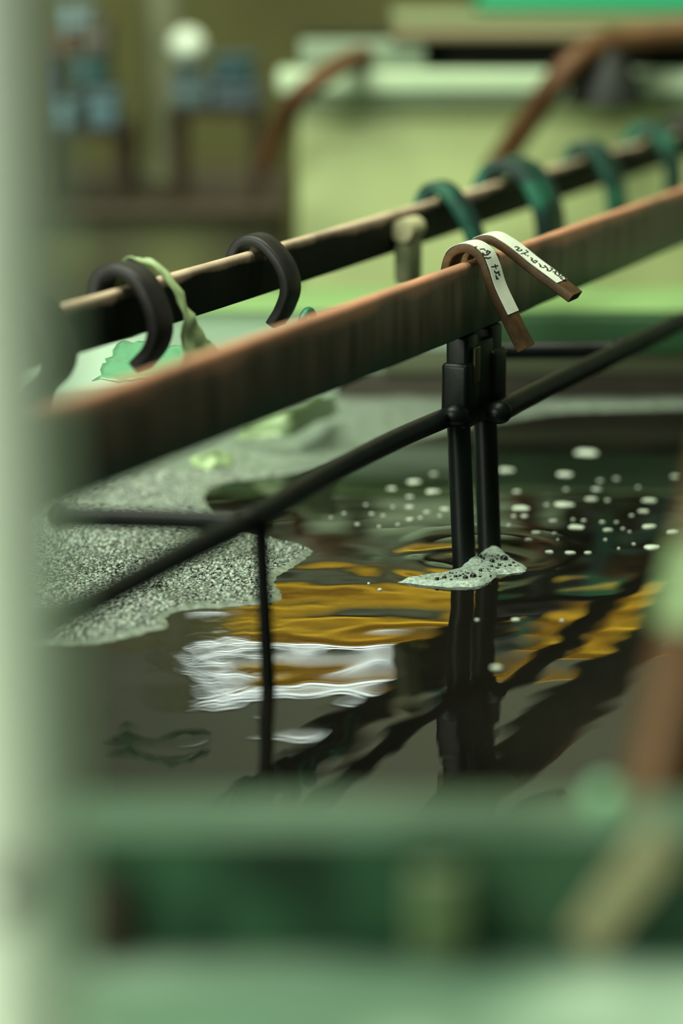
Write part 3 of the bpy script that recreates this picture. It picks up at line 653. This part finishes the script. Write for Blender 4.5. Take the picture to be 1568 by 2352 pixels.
# copper-brown pipe with pale sleeve inside the near wall at the right
b0 = at_y(1500, 1900, .960); b1 = at_y(1650, 1230, 1.0); ax = (b1-b0)
t = empty('copper_pipe', tuple(b0), 'blurred brown copper pipe with pale green sleeve leaning at the right edge', 'pipe')
mb = MB(); mb.tube([b0-ax*.55, b0, b0.lerp(b1, .5), b1, b1+ax*.9], .0165, 36); mb.build('tube', M['orangecu'], t)
mb = MB(); mb.tube([b0.lerp(b1, .66), b0.lerp(b1, .95)], .0185, 36); o = mb.build('sleeve', mat('pale_green_sleeve', (.30, .42, .20), .4), t); o['label'] = 'pale green sleeve on the brown pipe'
# things on the near wall: pale batten, dark rust patch, beige clip, mint knob
q = at_y(1010, 2030, YN0-.012)
mb = MB(); mb.abox(q.x-.011, q.x+.011, YN0-.014, YN0-.001, ZL, ZR-.013, bev=.003); tag(mb.build('wall_rib', mat('olive_green_plastic', (.13, .18, .085), .5)), 'blurred olive green upright rib on the near tank wall under the twin poles', 'rib')
q = at_y(248, 2060, YN0-.012)
mb = MB(); mb.abox(q.x-.007, q.x+.007, YN0-.012, YN0-.001, ZL, ZR-.018, bev=.003); tag(mb.build('rusty_bracket', M['rust']), 'dark rusty bracket on the near tank wall beside the pale post', 'bracket')
q0 = at_z(1340, 2175, ZL+.003); q1 = at_y(1500, 1960, YN0-.006)
mb = MB(); mb.strap([q0, q0.lerp(q1, .5)+Z*.002, q1, q1+Vector((.004, .001, .008))], Vector((.5, -.2, -.5)), .0085, .004)
tag(mb.build('spring_clip', mat('beige_metal', (.40, .36, .21), .4, .2)), 'blurred beige diagonal clip at lower right on the near tank wall', 'clip')
q = at_y(1390, 1840, YN1-.01)
mb = MB(); mb.tube([Vector((q.x, q.y, ZR)), Vector((q.x, q.y, ZR+.004)), Vector((q.x, q.y, ZR+.007)), Vector((q.x, q.y, ZR+.009))], [.0065, .0065, .005, .002], 24)
tag(mb.build('lip_knob', mat('mint_knob', (.32, .66, .38), .3)), 'small mint knob on the near tank lip left of the brown pipe', 'knob')

# ================================================================= BACKGROUND
YB = 3.25
def bgx(px, py, Y): return at_y(px, py, Y).x
def bgz(px, py, Y): return at_y(px, py, Y).z
t = empty('rinse_tank', (bgx(1150, 400, YB), YB, -0.95), 'blurred large pale yellow-green tank behind the hooks, dark slot under its cover', 'tank')
x0 = bgx(690, 400, YB); x1 = bgx(1568, 400, YB)+.6
mb = MB(); mb.abox(x0, x1, YB, YB+.03, -0.95, bgz(784, 238, YB), bev=.004); mb.build('front_panel', M['cream'], t)
mb = MB(); mb.abox(x0-.005, x0+.03, YB+.031, YB+1.0, -0.95, bgz(784, 238, YB), bev=.004); mb.build('side_panel', M['cream'], t)
mb = MB(); mb.abox(x0-.02, x1, YB-.025, YB+.06, bgz(784, 237, YB), bgz(784, 214, YB), bev=.004); mb.build('lip_strip', M['grey_green'], t)
mb = MB(); mb.abox(x0-.03, x1, YB-.035, YB+.05, bgz(784, 213, YB), bgz(784, 158, YB), bev=.006); mb.build('upper_lip', M['pale_pvc'], t)
mb = MB(); mb.abox(x0-.0, x1, YB+.02, YB+.06, bgz(784, 157, YB), bgz(784, 80, YB)); mb.build('slot_back', M['slot'], t)
mb = MB(); mb.abox(x0-.0, bgx(975, 120, YB), YB-.03, YB+.019, bgz(784, 157, YB), bgz(784, 91, YB), bev=.004); mb.build('end_block', M['grey_green'], t)
mb = MB(); mb.abox(bgx(900, 60, YB), x1, YB-.04, YB+.25, bgz(784, 91, YB), bgz(784, 62, YB), bev=.005); mb.build('cover_edge', M['tan'], t)
mb = MB(); mb.abox(bgx(900, 60, YB), x1, YB-.03, YB+.25, bgz(784, 61, YB), bgz(784, 28, YB), bev=.005); mb.build('cover', mat('olive_cover', (.20, .24, .11), .5), t)
mb = MB(); mb.abox(bgx(1100, 10, YB), x1, YB-.03, YB+.25, bgz(784, 27, YB), bgz(784, -14, YB), bev=.005); tag(mb.build('green_crate', M['emerald']), 'blurred emerald green crate on the cover of the pale tank at the top edge', 'crate')
# copper straps bent over that tank's edge
def bgstrap(pix, Y, half, th, m, lab):
    pts = catmull([at_y(x, y, Y+dy) for x, y, dy in pix], 6)
    mb = MB(); mb.tube(pts, half, 20); return tag(mb.build('copper_strap', m), lab, 'copper strap')
bgstrap([(612, 380, -.02), (640, 300, -.05), (680, 230, -.09), (735, 180, -.09), (800, 140, -.02), (860, 120, .06)], YB-.05, .014, .01, M['orangecu'], 'blurred orange copper strap bent over the left corner of the pale tank')
bgstrap([(1130, 400, -.04), (1170, 340, -.06), (1225, 260, -.09), (1275, 190, -.11), (1330, 130, -.09), (1420, 90, -.03), (1600, 70, 0)], YB-.05, .017, .01, M['orangecu'], 'blurred brown copper strap slanting over the right half of the pale tank')
p = at_y(1390, 205, YB-.1); mb = MB(); v = [at_y(1390, 135, YB-.07), at_y(1330, 215, YB-.07), at_y(1455, 225, YB-.07)]
mb.tube([p+Z*-.018, p+Z*.006, p+Z*.050, p+Z*.056], [.052, .046, .018, .006], 24); tag(mb.build('dark_funnel', mat('black_rubber', (.006, .008, .006), .6)), 'blurred black cone shaped cap beside the brown copper strap', 'cap')
# left background: low cabinet, pipe, shelf with containers
YS = 3.6
t = empty('storage_cabinet', (bgx(350, 500, YS+.1), YS+.3, -.95), 'blurred dark olive cabinet low at left behind the busbars', 'cabinet')
zt = bgz(350, 470, YS)
mb = MB(); mb.abox(bgx(-40, 500, YS), bgx(640, 500, YS), YS, YS+.6, -.95, zt-.02, bev=.01); mb.build('body', noisy('dark_olive_metal', [(0.35, (.04, .038, .014)), (0.65, (.11, .12, .04))], 5, rough=.6, detail=1), t)
mb = MB(); mb.abox(bgx(-50, 500, YS), bgx(650, 500, YS), YS-.02, YS+.6, zt-.02, zt, bev=.005); mb.build('top', mat('brown_top', (.05, .035, .02), .5), t)
mb = MB(); xc = bgx(380, 250, YS+.36); mb.tube([Vector((xc, YS+.36, z)) for z in (zt, .3, .8)], .033, 28); mb.tube([Vector((xc, YS+.36, z)) for z in (zt, zt+.02)], .048, 28)
tag(mb.build('upright_pipe', mat('grey_olive_paint', (.17, .18, .10), .5)), 'blurred grey olive upright pipe standing on the dark cabinet at upper left', 'pipe')
# shelf boards
def shelf(xa, xb, py, lab):
    z = bgz(300, py, YS); mb = MB(); a, b_ = bgx(xa, py, YS), bgx(xb, py, YS)
    t = empty('shelf_rack', ((a+b_)/2, YS+.12, zt), lab, 'shelf')
    mb.abox(a, b_, YS-.02, YS+.22, z-.012, z, bev=.003); mb.build('board', M['rust'], t)
    for x in (a+.01, b_-.01):
        for y in (YS+.0, YS+.2):
            m2 = MB(); m2.abox(x-.008, x+.008, y-.008, y+.008, zt, z-.0122); m2.build('leg', M['rust'], t)
    return z
def box_item(name, x0, y0, x1, y1, col, lab, cat, grp, z=None, dy=0.0, lid=None):
    Yq = YS+dy; a, b_ = bgx(x0, y1, Yq), bgx(x1, y1, Yq); zb = bgz(x0, y1, Yq) if z is None else z; ztp = bgz(x0, y0, Yq)
    t = empty(name, ((a+b_)/2, Yq+.05, zb), lab, cat, grp); col_m = mat(name+'_plastic', col, .45)
    mb = MB(); mb.abox(a, b_, Yq, Yq+.11, zb, ztp-.012, bev=.006); mb.build('body', col_m, t)
    mb = MB(); mb.abox(a-.003, b_+.003, Yq-.003, Yq+.113, ztp-.012, ztp, bev=.003); mb.build('lid', mat('lid_plastic', lid or tuple(c*.8 for c in col), .45), t)
    return ztp
g = 'containers on the shelves at upper left'
z3 = shelf(75, 290, 296, 'blurred brown lower shelf board at upper left with blue tubs')
box_item('plastic_tub', 95, 236, 170, 292, (.10, .19, .24), 'blurred light blue tub on the lower shelf, next to the pale post', 'tub', g, z3)
box_item('plastic_tub', 198, 214, 268, 292, (.08, .15, .18), 'blurred blue-grey tub at the right of the lower shelf', 'tub', g, z3)
z2 = shelf(75, 275, 205, 'blurred brown middle shelf board at upper left') if False else bgz(300, 205, YS)
zz = box_item('plastic_crate', 85, 138, 126, 233, (.012, .02, .05), 'blurred navy crate standing behind the light blue tub', 'crate', g, z3, .12)
zz = box_item('plastic_crate', 150, 130, 240, 190, (.03, .10, .10), 'blurred teal crate stacked high behind the blue-grey tub', 'crate', g, None, .14)
box_item('plastic_crate', 138, 190, 252, 236, (.008, .02, .016), 'blurred black crate under the teal crate', 'crate', g, z3, .14)
box_item('carton', 88, 76, 178, 128, (.13, .06, .03), 'blurred red-brown carton at upper left above the navy crate', 'carton', g, None, .14)
box_item('carton', 182, 50, 245, 128, (.11, .10, .08), 'blurred mauve grey carton right of the red-brown one', 'carton', g, None, .13)
box_item('plastic_tub', 112, 12, 205, 73, (.20, .30, .32), 'blurred pale blue tub at the top left on the red-brown carton', 'tub', g, None, .14)
z5 = shelf(385, 600, 248, 'blurred shelf board right of the upright pipe with grey-blue boxes')
box_item('plastic_crate', 392, 175, 480, 246, (.075, .12, .125), 'blurred grey-blue crate under the white ball, right of the upright pipe', 'crate', g, z5)
box_item('plastic_crate', 486, 190, 592, 246, (.06, .09, .11), 'blurred slate crate at the right end of the shelf by the pipe', 'crate', g, z5)
zt6 = box_item('plastic_crate', 492, 128, 580, 189, (.02, .07, .08), 'blurred teal black crate on the slate crate, right of the white ball', 'crate', g, None)
p = at_y(430, 104, YS+.04); zb = bgz(430, 175, YS)
t = empty('round_jug', (p.x, p.y, zb), 'blurred bright white round jug on the grey-blue crate, right of the upright pipe', 'jug')
mb = MB(); mb.sphere((p.x, p.y, p.z-.0), .027, (1, 1, .95)); mb.build('body', mat('white_plastic', (.75, .85, .7), .3), t)
mb = MB(); mb.tube([Vector((p.x, p.y, zb)), Vector((p.x, p.y, p.z-.022))], .015, 24); mb.build('foot', mat('dark_foot', (.02, .05, .05), .5), t)
# lit lamps: fluorescent fittings that hold the ceiling lights; the one at the beam is added
for (x, y, z, lx, lab) in ((-0.8, 1.5, 2.62, 1.8, 'fluorescent ceiling fitting above the liquid'), (0.6, 2.4, 2.86, 1.6, 'fluorescent fitting above the pale tank'), (0.5, 6.3, 3.35, 2.6, 'unseen added fitting for the light on the yellow beam')):
    t = empty('ceiling_lamp', (x, y, z), lab, 'lamp')
    mb = MB(); mb.abox(x-lx/2, x+lx/2, y-.12, y+.12, z, z+.05, bev=.006); mb.build('housing', M['grey_green'], t)
    for sx in (-1, 1):
        mb = MB(); mb.tube([Vector((x+sx*lx*.3, y, z+.05)), Vector((x+sx*lx*.3, y, 3.6))], .004, 8); mb.build('hanger', M['black'], t)
